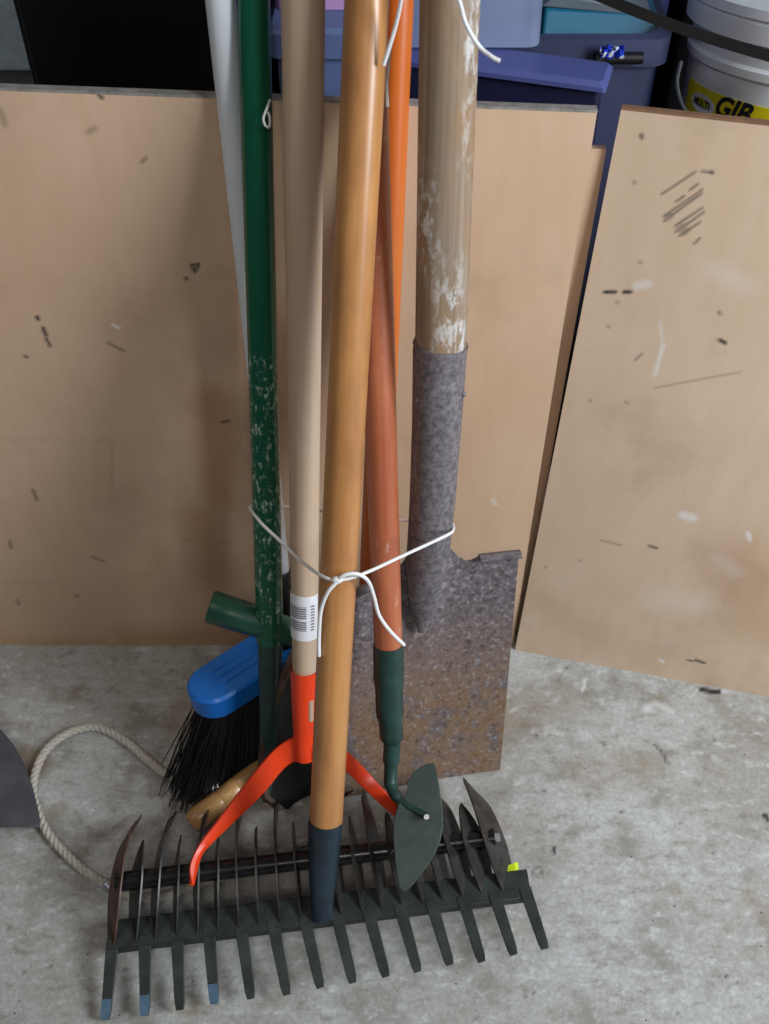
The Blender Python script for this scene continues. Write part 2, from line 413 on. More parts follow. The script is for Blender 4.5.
def right_marks(co, c):
    def P(x, y): return RB(x, y)
    def S(ch, x0, y0, x1, y1, w, s=1, soft=.0017): stroke(co, c, ch, P(x0, y0), P(x1, y1), w, s, soft)
    for k, (x0, y0, x1, y1) in enumerate(((662, 194, 695, 172), (664, 216, 702, 190), (664, 221, 702, 193), (675, 226, 702, 208), (676, 232, 704, 212), (680, 236, 700, 222),
                                          (676, 202, 684, 196), (690, 190, 698, 184), (694, 244, 700, 238))):
        S(0, x0, y0, x1, y1, .0003, .75, .0016)
    for x, y in ((667, 218), (679, 229), (683, 233)): S(0, x, y, x+4, y-3, .0035, .5, .002)
    S(0, 605, 292, 615, 292, .0018); S(0, 624, 292, 630, 292, .002); S(0, 720, 340, 725, 343, .002); S(0, 654, 388, 740, 372, .0004, .35)
    S(1, 655, 375, 663, 345, .0012, .8, .002); S(1, 663, 345, 660, 322, .0008, .5, .002); S(1, 637, 286, 648, 284, .004, .5, .004)
    S(1, 684, 515, 692, 518, .006, .7, .004); S(1, 748, 533, 750, 540, .002, .9, .002); S(1, 655, 600, 700, 602, .006, .22, .022); S(1, 720, 560, 735, 572, .004, .22, .012)
    S(0, 650, 546, 656, 548, .0025, .7); S(0, 600, 540, 620, 545, .0004, .5); S(0, 688, 660, 692, 661, .001); S(0, 696, 660, 704, 663, .002, .9)
    S(1, 661, 660, 663, 662, .002, .9); S(0, 702, 171, 713, 173, .0006, .7); S(0, 641, 135, 642, 138, .0015, .8); S(0, 711, 172, 712, 173, .0012)
    S(1, 715, 270, 745, 285, .005, .22, .012); S(0, 635, 360, 642, 354, .0008, .5); S(0, 719, 312, 720, 314, .0015, .6)
    S(2, 735, 560, 769, 620, .02, .35, .05); S(2, 540, 600, 600, 640, .01, .2, .03)
    for x, y in ((617, 302), (640, 262), (590, 400), (626, 402), (608, 326), (634, 182), (545, 567), (580, 560)): S(0, x, y, x+1, y+1, .001, .5)
nrm = Vector((0, 1, -LEAN)).normalized()
LTL = Bp(-130, 90); LTL = Bp(-130, 86)
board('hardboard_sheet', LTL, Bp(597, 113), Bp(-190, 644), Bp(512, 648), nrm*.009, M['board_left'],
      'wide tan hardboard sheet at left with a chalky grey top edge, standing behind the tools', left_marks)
board('hardboard_sheet', Bp(330, 150, .019), Bp(606, 152, .019), Bp(330, 636, .019), Bp(519, 637, .019), nrm*.008, M['board_left'],
      'hardboard sheet almost hidden, showing as a narrow strip in the gap between two boards', lambda co, c: None, .01, M['board_left'])
rBL = Zp(515, 650, 0); rBR = Zp(769, 697, 0); rTL = Yp(621, 110, .803)
rn = (rBR-rBL).cross(rTL-rBL).normalized()
if rn.y < 0: rn = -rn
def RB(px, py):
    r = ray(px, py); return CAM + r*((rBL-CAM).dot(rn)/r.dot(rn))
def ext(a, b, k): return a+(b-a)*k
rTR = RB(769, 126)
board('hardboard_sheet', rTL, ext(rTL, rTR, 2.4), rBL, ext(rBL, rBR, 1.7), rn*.007, M['board_right'],
      'sandy hardboard sheet at right with black scratch marks, angled towards the viewer', right_marks, em=M['brown_edge'])

# ================================================================== BACKGROUND STORAGE (behind the boards)
def bench():
    t = thing('storage_bench', 'low black bench behind the boards carrying the storage tubs', 'bench', (.1, 1.12, 0))
    bm = bmesh.new(); box(bm, (.44, 1.16, .19), (1.02, .62, .02)); obj('bench_top', bm, M['black_plastic'], t, bevel=.003)
    for x in (-.04, .92):
        for y in (.9, 1.42):
            bm = bmesh.new(); box(bm, (x, y, .09), (.04, .04, .18)); obj('leg', bm, M['black_plastic'], t, bevel=.002)
bench()
def tub(name, label, cx, cy, z0, z1, sx, sy, rz, mat, lip=.022, lipmat=None, taper=.9, closed=False, wall=.004):
    t = thing(name, label, 'storage tub', (cx, cy, z0)); Mx = Matrix.Translation((cx, cy, 0)) @ Matrix.Rotation(rz, 4, 'Z')
    def ring(z, k, ins=0):
        hx, hy = sx/2*k-ins, sy/2*k-ins; r = min(hx, hy)*.18; out = []
        for (qx, qy, a0) in ((hx-r, hy-r, 0), (-hx+r, hy-r, 90), (-hx+r, -hy+r, 180), (hx-r, -hy+r, 270)):
            for s in range(5):
                a = math.radians(a0+s*22.5); out.append(Mx @ Vector((qx+r*math.cos(a), qy+r*math.sin(a), z)))
        return out
    def loft(bm, rings, cap0=True, cap1=True):
        R = [[bm.verts.new(p) for p in r] for r in rings]
        for a, b in zip(R, R[1:]):
            for i in range(len(a)): bm.faces.new((a[i], a[(i+1) % len(a)], b[(i+1) % len(a)], b[i]))
        if cap0: bm.faces.new(R[0][::-1])
        if cap1: bm.faces.new(R[-1])
    bm = bmesh.new()
    if closed: loft(bm, [ring(z0, taper), ring(z1-lip*.6, 1, .006)])
    else: loft(bm, [ring(z0, taper), ring(z1-.001, 1, .006), ring(z1-.001, 1, .010), ring(z0+.006, taper, .006)])
    obj('tub_body', bm, mat, t)
    bm = bmesh.new()
    if closed: loft(bm, [ring(z1-lip, 1.0), ring(z1-.004, 1.0), ring(z1, 1, .004)])
    else: loft(bm, [ring(z1-lip, 1, .003), ring(z1-lip, 1.01), ring(z1, 1.01), ring(z1, 1, .011), ring(z1-.004, 1, .0105)], False, False)
    obj('lid' if closed else 'rim', bm, lipmat or mat, t)
    return t
# black cabinet, straight behind the left board
t = thing('black_cabinet', 'plain black cabinet standing behind the left end of the tan board', 'cabinet', (-.195, 1.0, 0))
bm = bmesh.new(); box(bm, (-.202, 1.045, .5), (.2, .28, 1.0)); obj('cabinet_body', bm, M['black_cabinet'], t, bevel=.003)
bm = bmesh.new(); box(bm, (-.202, .903, .5), (.19, .006, .97)); obj('cabinet_panel', bm, M['black_cabinet'], t, bevel=.002)
t = thing('cardboard_carton', 'pale blue carton left of the black cabinet, at the photo\'s top left corner', 'box', (-.40, 1.12, .0))
bm = bmesh.new(); box(bm, (-.47, 1.14, .27), (.30, .2, .54)); obj('carton_body', bm, M['grey_box'], t, bevel=.003)
bm = bmesh.new(); box(bm, (-.47, 1.14, .64), (.31, .21, .20)); obj('carton_top', bm, M['pale_box'], t, bevel=.004)
bm = bmesh.new(); box(bm, (-.47, 1.14, .7415), (.315, .215, .003)); obj('carton_lid', bm, M['pale_box'], t, bevel=.001)
# blue-grey tub with a pink one on top, seen between the handles
tub('storage_tub', 'mid blue storage tub seen between the two middle wooden handles, under a pink tub', -.045, 1.00, .2, .652, .10, .24, 0, M['tub_mid'], .024, closed=True)
tub('storage_tub', 'pink storage tub stacked above the mid blue tub, at the photo\'s top edge', -.045, 1.01, .6525, .84, .098, .20, 0, M['pink'], .02, closed=True, taper=.94)
# lavender box with a closed lid: back edge of the lid runs from (415,38) to (611,75)
a = Yp(415, 27, .985); b = Yp(613, 69, .935); zr = (a.z+b.z)/2
dirv = (b-a); dirv.z = 0; L = dirv.length; rz = math.atan2(dirv.y, dirv.x); nv = Vector((-math.sin(rz), math.cos(rz), 0))
cc = (a+b)/2 - nv*.022
tub('storage_tub', 'narrow box with a lavender blue lid and a body coloured dark for shade, right of the spade handle', cc.x, cc.y, .2, zr, L, .044, rz, M['tub_shaded'], .008, M['tub_blue'], taper=.96, closed=True)
tub('storage_tub', 'pale grey blue tub just right of the spade handle at the top edge', .075, 1.03, .602, .84, .128, .15, 0, M['tub_grey'], .02, closed=True, taper=.985)
# slate tub with handle hole, teal box inside
t = tub('storage_tub', 'dark slate storage tub holding a teal box, left of the white bucket', .165, 1.125, .2, .587, .205, .24, 0, M['tub_slate'], .026, taper=.84)
bm = bmesh.new(); c0 = Yp(619, 58, .998)
tube(bm, [c0+Vector((s*.022, 0, 0)) for s in (-1, 0, 1)], .0055, 12); obj('handle_slot', bm, M['black_plastic'], t)
bm = bmesh.new(); g = []
for i in range(7):
    g.append([Yp(600+i*4, 46+j*4+1.5*math.sin(i*2+j), .992-.003*math.cos(i*3+j*2)) for j in range(4)])
sheet(bm, g, .001); o = obj('foil_wrapper', bm, M['wrapper'], None); tag(o, 'crumpled blue and white foil wrapper tucked in the handle slot of the slate tub', 'wrapper')
t = thing('plastic_box', 'teal plastic box with a grey lid lying inside the slate storage tub', 'box', (.17, 1.13, .57))
A = [Yp(540, 40, 1.035), Yp(664, 42, 1.035), Yp(662, 22, 1.035), Yp(640, 14, 1.05), Yp(545, 6, 1.05)]
bm = bmesh.new(); prism(bm, A, (0, .14, 0)); obj('box_body', bm, M['teal'], t, bevel=.004)
bm = bmesh.new(); prism(bm, [Yp(541, 7, 1.048), Yp(650, 17, 1.048), Yp(652, 12, 1.048), Yp(560, -6, 1.048)], (0, .15, 0)); obj('lid', bm, M['lid_grey'], t, bevel=.002)
tub('storage_tub', 'purple storage tub behind the teal box, its corner showing at the top edge', .235, 1.36, .2, .80, .21, .16, 0, M['tub_blue'], .03, closed=True)
bm = bmesh.new(); box(bm, (.62, 1.38, .6), (.55, .18, .8)); o = obj('dark_backdrop', bm, M['black_cabinet'], None, bevel=.006); tag(o, 'added black box darkening the background behind the white bucket', 'backing')  # black box added to keep the background behind the bucket dark

# white bucket with printed label
def bucket():
    bx, by, r = .410, .965, .132; zt = .602; z0 = .2
    t = thing('plastic_bucket', 'white plastic bucket with a yellow printed label, standing behind the right board', 'bucket', (bx, by, z0))
    TIL = Matrix.Translation((bx, by, z0+.022)) @ Matrix.Rotation(math.radians(-11), 4, 'X') @ Matrix.Rotation(math.radians(1.5), 4, 'Y') @ Matrix.Translation((-bx, -by, -z0))
    INV = TIL.inverted(); c_l = INV @ CAM
    def raw_obj(*a, **k):
        o_ = obj(*a, **k); o_.data.transform(TIL); return o_
    def lathe(bm, prof, n=72):
        R = [[bm.verts.new((bx+q*math.cos(k*2*math.pi/n), by+q*math.sin(k*2*math.pi/n), z)) for k in range(n)] for q, z in prof]
        for a_, b_ in zip(R, R[1:]):
            for k in range(n): bm.faces.new((a_[k], a_[(k+1) % n], b_[(k+1) % n], b_[k]))
        return R
    def rad(z): return lerp(r-.022, r-.006, (z-z0)/(zt-z0))
    bm = bmesh.new(); R = lathe(bm, [(rad(z0), z0), (rad(.54), .54), (rad(.54)+.003, .543), (rad(.55)+.003, .550), (rad(.55), .553), (rad(zt-.03), zt-.03)]); bm.faces.new(R[0][::-1]); bm.faces.new(R[-1]); raw_obj('bucket_body', bm, M['pail'], t)
    bm = bmesh.new(); R = lathe(bm, [(r-.003, zt-.030), (r+.001, zt-.028), (r+.001, zt-.012), (r-.001, zt-.010), (r+.002, zt-.008), (r+.001, zt), (r-.008, zt+.001), (r-.012, zt-.010), (r-.03, zt-.012)]); bm.faces.new(R[-1]); bm.faces.new(R[0][::-1]); raw_obj('lid', bm, M['pail'], t)
    bm = bmesh.new(); zl0, zl1 = .30, .522; n = 60; g = []
    for i in range(n+1):
        an = math.radians(-178+176*i/n); g.append([(bx+(rad(z)+.0008)*math.cos(an), by+(rad(z)+.0008)*math.sin(an), z) for z in (zl0, (zl0+zl1)/2, zl1)])
    sheet(bm, g, .0006); lab = raw_obj('label', bm, M['yellow'], t); lab['label'] = 'yellow printed label'
    def text(s, px, py, size, mat, shear=0, out=.0016, bold=.0):
        cu = bpy.data.curves.new('t', 'FONT'); cu.body = s; cu.size = size; cu.align_x = 'CENTER'; cu.align_y = 'CENTER'; cu.shear = shear; cu.offset = bold; cu.resolution_u = 4
        to = bpy.data.objects.new('t', cu); col.objects.link(to); bpy.context.view_layer.update()
        me = to.to_mesh(); bm = bmesh.new(); bm.from_mesh(me); to.to_mesh_clear(); bpy.data.objects.remove(to)
        rr = INV.to_3x3() @ ray(px, py); z = .5
        for _ in range(20):                            # hit the pail's side
            q = rad(z)+out; aa = rr.x**2+rr.y**2; ox, oy = c_l.x-bx, c_l.y-by; bb = 2*(ox*rr.x+oy*rr.y); c_ = ox*ox+oy*oy-q*q
            disc = max(0, bb*bb-4*aa*c_); tt = (-bb-math.sqrt(disc))/(2*aa); z = c_l.z+rr.z*tt
        hp = c_l+rr*tt; a0 = math.atan2(hp.y-by, hp.x-bx)
        for v in bm.verts:
            zz = z+v.co.y; an = a0+v.co.x/q; v.co = (bx+(rad(zz)+out)*math.cos(an), by+(rad(zz)+out)*math.sin(an), zz)
        return raw_obj('lettering', bm, mat, lab, smooth=False), (a0, z)
    text('GIB', 730, 110.5, .026, M['print'], .35, .0018, .0009)
    _, (a0, z) = text('MULTI', 701, 103.5, .0095, M['print'], 0, .0026, .0003)
    bm = bmesh.new(); vs2 = [bm.verts.new((bx+(rad(z)+.002)*math.cos(a0+.16*math.cos(k/32*2*math.pi)), by+(rad(z)+.002)*math.sin(a0+.16*math.cos(k/32*2*math.pi)), z+.0085*math.sin(k/32*2*math.pi))) for k in range(32)]
    bm.faces.new(vs2); raw_obj('badge', bm, M['pail'], lab, smooth=False)
    pts = spline([D(681, 62, 1.01), D(677, 82, 1.0), D(681, 102, .99), D(688, 114, .985), D(700, 128, .98)], 8)
    bm = bmesh.new(); tube(bm, pts, .0017, 8); obj('handle', bm, M['wire'], t)
bucket()
bm = bmesh.new(); g = []
p0, p1 = Yp(585, -10, .93), Yp(800, 64, .855)
up = Vector((0, .35, 1)).normalized()
for i in range(25):
    p = p0.lerp(p1, i/24)+Vector((0, 0, -.004*math.sin(math.pi*i/24))); g.append([p-up*.0045, p+up*.0045])
sheet(bm, g, .003); o = obj('black_strap', bm, M['black_plastic'], None); tag(o, 'black strap stretched diagonally across the front of the white bucket', 'strap')

# ================================================================== TOOLS
# ---- white-handled broom with a blue head
t = thing('broom', 'broom with a white handle, blue head and black bristles, behind the green pole', 'broom', Zp(260, 790, 0))
pts, rr = pole((220.5, 0), 31, .79, (279.5, 572), 20, 1.10)
bm = bmesh.new(); tube(bm, pts, rr, 28); obj('handle', bm, M['white_paint'], t)
bm = bmesh.new(); a = D(279.5, 572, 1.10); b = D(284, 655, 1.135)
tube(bm, [a+(a-b)*.02, a, b], [.0118, .0125, .013], 20); obj('ferrule', bm, M['black_plastic'], t)
hl = D(213, 681, 1.095); hr = D(318, 614, 1.155)          # axis of the blue head, top surface
ax = (hr-hl); Lh = ax.length; ax.normalize()
upv = Vector((.05, .25, 1)); upv = (upv-ax*upv.dot(ax)).normalized(); sd = upv.cross(ax).normalized()
def stadium(c, hw, L, up_off, n=10):
    out = []
    for k in range(n+1):
        an = math.pi/2+math.pi*k/n; out.append(c+ax*(hw*math.cos(an))+sd*(hw*math.sin(an))+upv*up_off)
    for k in range(n+1):
        an = -math.pi/2+math.pi*k/n; out.append(c+ax*(L+hw*math.cos(an))+sd*(hw*math.sin(an))+upv*up_off)
    return out
bm = bmesh.new(); prof = [(-.028, .024), (-.026, .026), (-.003, .027), (0, .024)]
R = [[bm.verts.new(p) for p in stadium(hl, w, Lh, h)] for h, w in prof]
for a_, b_ in zip(R, R[1:]):
    for k in range(len(a_)): bm.faces.new((a_[k], a_[(k+1) % len(a_)], b_[(k+1) % len(a_)], b_[k]))
bm.faces.new(R[0][::-1]); bm.faces.new(R[-1])
hd = obj('broom_head', bm, M['blue_plastic'], t)
bm = bmesh.new()
for q in (-.010, 0, .010):
    tube(bm, [hl+sd*q+ax*.0+upv*.0003, hl+sd*q+ax*Lh+upv*.0003], .0012, 8)
obj('moulded_rib', bm, M['blue_plastic'], hd)
bm = bmesh.new(); rs = random.Random(5)
for k in range(2600):
    u_ = rs.uniform(-.012, Lh+.005); q = rs.uniform(-.019, .019); p = hl+ax*u_+sd*q-upv*.026
    fan = (.5-u_/Lh)
    e = Vector((p.x-.035*max(0, fan)*2*rs.uniform(.6, 1.1)+rs.gauss(0, .006), p.y-.045-q*.4+rs.gauss(0, .01)-.01*rs.random(), rs.uniform(.002, .012)))
    if rs.random() < .035: e += Vector((-.022*rs.uniform(.3, 1.1), -.008, .004))
    m1 = p.lerp(e, .5)+Vector((rs.gauss(0, .002), rs.gauss(0, .002), 0))
    tube(bm, [p, m1, e], [.0007, .0007, .0005], 3, cap=False)
o = obj('bristles', bm, M['bristle'], t); o['kind'] = 'stuff'

# ---- green steel pole with a cross bar
t = thing('green_garden_tool', 'green steel pole tool with scuffed paint and a short cross bar near its foot', 'garden tool', Zp(268, 806, 0))
gd = lambda y: 1/lerp(1/.785, 1/1.12, y/800)
pts, rr = pole((253.5, 0), 33, .785, (270, 640), 27, gd(640), steps=30, ext=.15)
bm = bmesh.new(); tube(bm, pts, rr, 32); obj('handle', bm, M['green'], t)
bm = bmesh.new(); tube(bm, [D(270, 640, gd(640)), D(269.5, 700, gd(700)), D(267, 770, gd(770)), D(266, 800, gd(800))], [.0118, .010, .008, .004], 20)
obj('spike', bm, M['dark_green'], t)
bm = bmesh.new(); L_, R_ = D(209, 606, 1.02), D(296, 634, 1.03)
tube(bm, [L_, L_.lerp(R_, .02), L_.lerp(R_, .3), L_.lerp(R_, .98), R_], [.0135, .0155, .0155, .0135, .012], 8); obj('cross_bar', bm, M['green_plastic'], t, angle=50)

# ---- round shovel with orange handle
t = thing('round_shovel', 'shovel with an orange lacquered handle and a dark rounded blade behind the other tools', 'shovel', Zp(310, 806, 0))
pts, rr = pole((398.5, 0), 31, .80, (373, 600), 29, 1.075)
bm = bmesh.new(); tube(bm, pts, rr, 28); obj('handle', bm, M['orange_wood'], t)
bm = bmesh.new(); tube(bm, spline([D(373, 598, 1.073), D(368, 625, 1.088), D(352, 665, 1.105), D(330, 700, 1.115)], 5), [.0150]*6+[.013]*5+[.009]*5, 18); obj('socket', bm, M['shovel_dark'], t)
Lp = [(293, 648, 1.035), (280, 676, 1.048), (269, 705, 1.062), (261, 740, 1.080), (258, 772, 1.096), (261, 795, 1.108), (276, 808, 1.118)]
Rp = [(372, 640, 1.105), (382, 670, 1.112), (388, 700, 1.118), (388, 730, 1.126), (380, 760, 1.136), (360, 786, 1.143), (330, 806, 1.132)]
g = []
for (x0, y0, d0), (x1, y1, d1) in zip(Lp, Rp):
    row = []
    for j in range(13):
        s = j/12; row.append(D(lerp(x0, x1, s), lerp(y0, y1, s)+ (3 if y0 > 800 else 0)*math.sin(math.pi*s), lerp(d0, d1, s)+.022*math.sin(math.pi*s)**.8))
    g.append(row)
bm = bmesh.new(); sheet(bm, g, .002); obj('blade', bm, M['shovel_dark'], t)
bm = bmesh.new(); sheet(bm, [[r_[0]+Vector((-.0008, -.001, 0)), r_[0]+Vector((.0045, -.003, .001)), r_[0]+Vector((.008, 0, .0))] for r_ in [[D(*p)] for p in Lp]], .0022); obj('rolled_edge', bm, M['shovel_edge'], t)

# ---- square spade
t = thing('garden_spade', 'large square spade with a rusty steel blade and thick weathered grey handle, rightmost tool', 'spade', Zp(425, 785, 0))
sd_ = lambda y: 1/lerp(1/.722, 1/1.147, y/785)
pts, rr = pole((450, 0), 61, sd_(0), (440.5, 352), 51, sd_(352), n=36)
bm = bmesh.new(); tube(bm, pts, rr, 36); obj('handle', bm, M['grey_wood'], t)
prof = [((440.5, 345), 54), ((440, 349), 54.5), ((437, 420), 50), ((432.5, 500), 46), ((430, 530), 44)]
P_ = [D(x, y, sd_(y)) for (x, y), w in prof]; Rr = [w*sd_(y)/F/2 for (x, y), w in prof]
bm = bmesh.new(); tube(bm, P_, Rr, 36, cap=False)
tube(bm, [P_[-1], D(427, 565, sd_(565)+.004), D(424, 600, sd_(600)+.010), D(422, 632, sd_(632)+.013)], [Rr[-1], .0190, .0145, .004], 36, squash=[(1, 1), (.8, 1), (.5, .95), (.3, .9)])
so = obj('socket', bm, M['socket'], t)
bm = bmesh.new(); tube(bm, [P_[0]-(P_[0]-P_[1]).normalized()*0, P_[0]+(P_[0]-P_[1]).normalized()*.002], [Rr[0]+.0008, Rr[0]+.0004], 36); obj('socket_lip', bm, M['bolt'] if False else M['socket'], so)
for (x, y) in ((417, 400), (463, 394)):
    bm = bmesh.new(); c = D(x, y, sd_(y)-.009 if x > 440 else sd_(y)-.012); bmesh.ops.create_uvsphere(bm, u_segments=12, v_segments=8, radius=.0026, matrix=Matrix.Translation(c)); obj('rivet', bm, M['socket'], so)
TL, TR = D(349, 592, 1.000), D(519, 551, 1.024); BL, BR = Zp(344, 797, .001), Zp(500, 769, .001)
bn = (TR-TL).cross(BL-TL).normalized()
if bn.y > 0: bn = -bn                               # towards the viewer
g = []; NI, NJ = 28, 30
for i in range(NI+1):
    row = []
    for j in range(NJ+1):
        u, v = j/NJ, i/NI
        p = TL.lerp(TR, u).lerp(BL.lerp(BR, u), v)
        # top outline: straight treads at both sides, dip, then rise to the socket
        k = (1-v)**3
        du = u-.47
        rise = .040*math.exp(-(du/.13)**2) - .006*math.exp(-((abs(du)-.24)/.06)**2)
        p += (TL-BL).normalized()*rise*k
        p += -bn*.012*math.sin(math.pi*u)*(1-.8*v)                       # dished
        p += bn*.010*math.exp(-(du/.07)**2)*max(0, 1-v*2.2)      # raised behind the socket
        row.append(p)
    g.append(row)
bm = bmesh.new(); sheet(bm, g, .0022); obj('blade', bm, M['spade'], t)
for u0, u1 in ((.77, 1.0), (0.0, .16)):
    g = []; a_, b_ = TL.lerp(TR, u0), TL.lerp(TR, u1); up_ = (TL-BL).normalized()
    for i in range(9):
        p = a_.lerp(b_, i/8); d = -bn*.012*math.sin(math.pi*lerp(u0, u1, i/8))
        g.append([p+d-up_*.004+bn*.0008, p+d+up_*.0012+bn*.0012, p+d+up_*.002+bn*.005, p+d-up_*.001+bn*.010])
    bm = bmesh.new(); sheet(bm, g, .0026); o = obj('tread', bm, M['socket'], t)

# ---- draw hoe with red handle
t = thing('draw_hoe', 'hoe with a red-brown wooden handle and a dark green half-oval blade', 'hoe', Zp(410, 880, 0))
rd = lambda y: 1/lerp(1/.782, 1/1.035, y/765)
pts, rr = pole((366, 0), 40, rd(0), (388.5, 652), 28, rd(652))
bm = bmesh.new(); tube(bm, pts, rr, 28); obj('handle', bm, M['red_wood'], t)
bm = bmesh.new(); tube(bm, spline([D(388.3, 644, rd(644)), D(388.8, 680, rd(680)), D(390, 715, rd(715)), D(392, 742, rd(742)), D(391, 765, 1.03), D(391, 785, 1.03), D(397, 797, 1.024), D(410, 807, 1.018), D(426, 816, 1.0095)], 6),
                 [.0138]*7+[.0128]*6+[.0110]*5+[.0080]*6+[.0064]*7+[.0054]*6+[.0042]*6+[.0032]*6, 20); fe = obj('socket', bm, M['dark_green'], t)
out = [(413, 773), (420, 767), (427, 764), (434, 763), (437, 772), (440, 790), (442.5, 810), (443, 828), (440, 842), (434, 856), (424, 871), (414, 884), (407, 891), (402, 892), (399, 887), (397, 875), (395, 860), (393.5, 842), (393.5, 826), (395, 815), (399, 803), (405, 797), (408, 788), (406, 783)]
hd_ = lambda x, y: lerp(1.030, .990, (y-763)/129.)
bm = bmesh.new(); prism(bm, [D(x, y, hd_(x, y)) for x, y in out], ray(415, 820)*.0022); bl = obj('blade', bm, M['hoe_blade'], t, bevel=.0006)
bm = bmesh.new(); c = D(426.5, 817, 1.004); tube(bm, [c, c-ray(426, 817)*.004], [.0032, .0026], 6); obj('bolt', bm, M['bolt'], t)

# ---- orange two-armed weeder with pale handle
t = thing('fork_weeder', 'orange two-armed weeder on a pale bare wooden handle with a barcode sticker', 'weeder', Zp(305, 800, 0))
od = lambda y: 1/lerp(1/.765, 1/1.05, y/748)
pts, rr = pole((303, 0), 44.5, od(0), (305, 690), 24.5, od(690), steps=24)
bm = bmesh.new(); tube(bm, pts, rr, 32); hn = obj('handle', bm, M['pale_wood'], t)
# sticker, wrapped half way round
bm = bmesh.new(); g = []; A_, B_ = D(304.7, 590, od(590)), D(304.8, 634, od(634)); u = (A_-B_).normalized(); n1 = (Vector((0, 1, 0))-u*u.y).normalized(); n2 = u.cross(n1)
NA, NV = 34, 60
for i in range(NV+1):
    c = B_.lerp(A_, i/NV); r_ = lerp(rr[0], 44.5*od(0)/F/2, (c-pts[0]).length/(D(303, 0, od(0))-pts[0]).length)+.0006
    g.append([c+(n1*math.cos(an)+n2*math.sin(an))*r_ for an in [math.radians(lerp(92, 246, k/NA)) for k in range(NA+1)]])
sheet(bm, g, .0004); st = obj('barcode_sticker', bm, M['label_white'], hn); st['label'] = 'white sticker with black bars'
def bars(co, c):
    n = NV+1; mth = NA+1; rs = random.Random(2); row = [1 if rs.random() < .5 else 0 for _ in range(n)]
    for i in range(n):
        for k in range(mth):
            f = i/NV; a_ = k/NA
            on = (.22 < f < .78 and .10 < a_ < .62 and i % 3 != 0 and not .46 < f < .50) or (.2 < f < .8 and .76 < a_ < .86 and (i//2) % 2)
            if on: c[i*mth+k, 0] = .85; c[n*mth+i*mth+k, 0] = .85
marks_attr(st, bars)
bm = bmesh.new()
P_ = [D(304.5, 668, od(668)), D(304.5, 672, od(672)), D(304, 700, od(700)), D(304, 740, od(740)), D(305, 757, od(757))]
tube(bm, P_, [29*od(668)/F/2, 28.5*od(672)/F/2, 25.5*od(700)/F/2, 21*od(740)/F/2, 21*od(757)/F/2], 28, cap=False)
tube(bm, P_[::-1], [.0088, .0088, .0106, .0124, .0127], 28, cap=False)
so = obj('socket', bm, M['orange_paint'], t)
bm = bmesh.new(); tube(bm, [D(310.5, 700, od(700)-.0105), D(310.5, 720, od(720)-.0098)], [.0028, .0028], 12); obj('socket_slot', bm, M['pale_wood'], so)
def arm(U, Lw, name):
    g = []
    us = spline([D(*p) for p in U], 5); ls = spline([D(*p) for p in Lw], 5)
    for a_, b_ in zip(us, ls): g.append([a_, (a_+b_)/2+ray(300, 800)*-.0015, b_])
    bm = bmesh.new(); sheet(bm, g, .004); return obj(name, bm, M['orange_paint'], t, bevel=.0008)
arm([(318, 742, 1.045), (303, 738, 1.04), (290, 739, 1.045), (272, 752, 1.05), (247, 782, 1.045), (218, 820, 1.035), (199, 845, 1.025), (190, 866, 1.015), (191, 885, 1.008)],
    [(322, 758, 1.045), (308, 759, 1.05), (296, 760, 1.055), (283, 768, 1.058), (262, 793, 1.055), (232, 822, 1.045), (212, 841, 1.035), (200, 856, 1.025), (192, 886, 1.012)], 'arm')
arm([(312, 744, 1.045), (330, 744, 1.050), (348, 752, 1.062), (366, 771, 1.085), (386, 792, 1.085), (396, 803, 1.085), (399, 813, 1.085)],
    [(312, 758, 1.045), (328, 760, 1.055), (342, 767, 1.068), (360, 785, 1.08), (378, 801, 1.09), (390, 811, 1.09), (397, 816, 1.09)], 'arm')

# ---- scarifying rake (front)
AL, AR = Zp(117, 882, .050), Zp(493, 838, .064)
ex = (AR-AL).normalized(); ey = Vector((0, 0, 1)).cross(ex).normalized(); ez = ex.cross(ey).normalized()   # ey points back
t = thing('scarifying_rake', 'wide steel scarifying rake with varnished orange-tan handle, frontmost tool', 'rake', Zp(322, 915, 0))
fd = lambda y: 1/lerp(1/.735, 1/.972, y/800)
pts, rr = pole((367, 0), 45.5, fd(0), (326, 824), 33, fd(824), steps=24)
bm = bmesh.new(); tube(bm, pts, rr, 36); obj('handle', bm, M['front_wood'], t)
bm = bmesh.new(); tube(bm, [D(325.7, 819, fd(819)), D(325.5, 824, fd(824)), D(323, 870, fd(870)), D(322, 905, fd(905)), D(322, 918, fd(918))], [.0152, .0154, .0132, .0102, .0098], 28, squash=[(1, 1), (1, 1), (.95, 1), (.75, 1), (.7, 1)])
obj('socket', bm, M['blue_black'], t)
bm = bmesh.new(); tube(bm, [AL-ex*.001, AR+ex*.001], .0092, 24); obj('axle_tube', bm, M['black_pipe'], t)
bm = bmesh.new(); tube(bm, [AR+ex*.001, AR+ex*.0065], [.0048, .0042], 6); obj('bolt', bm, M['bolt'], t)
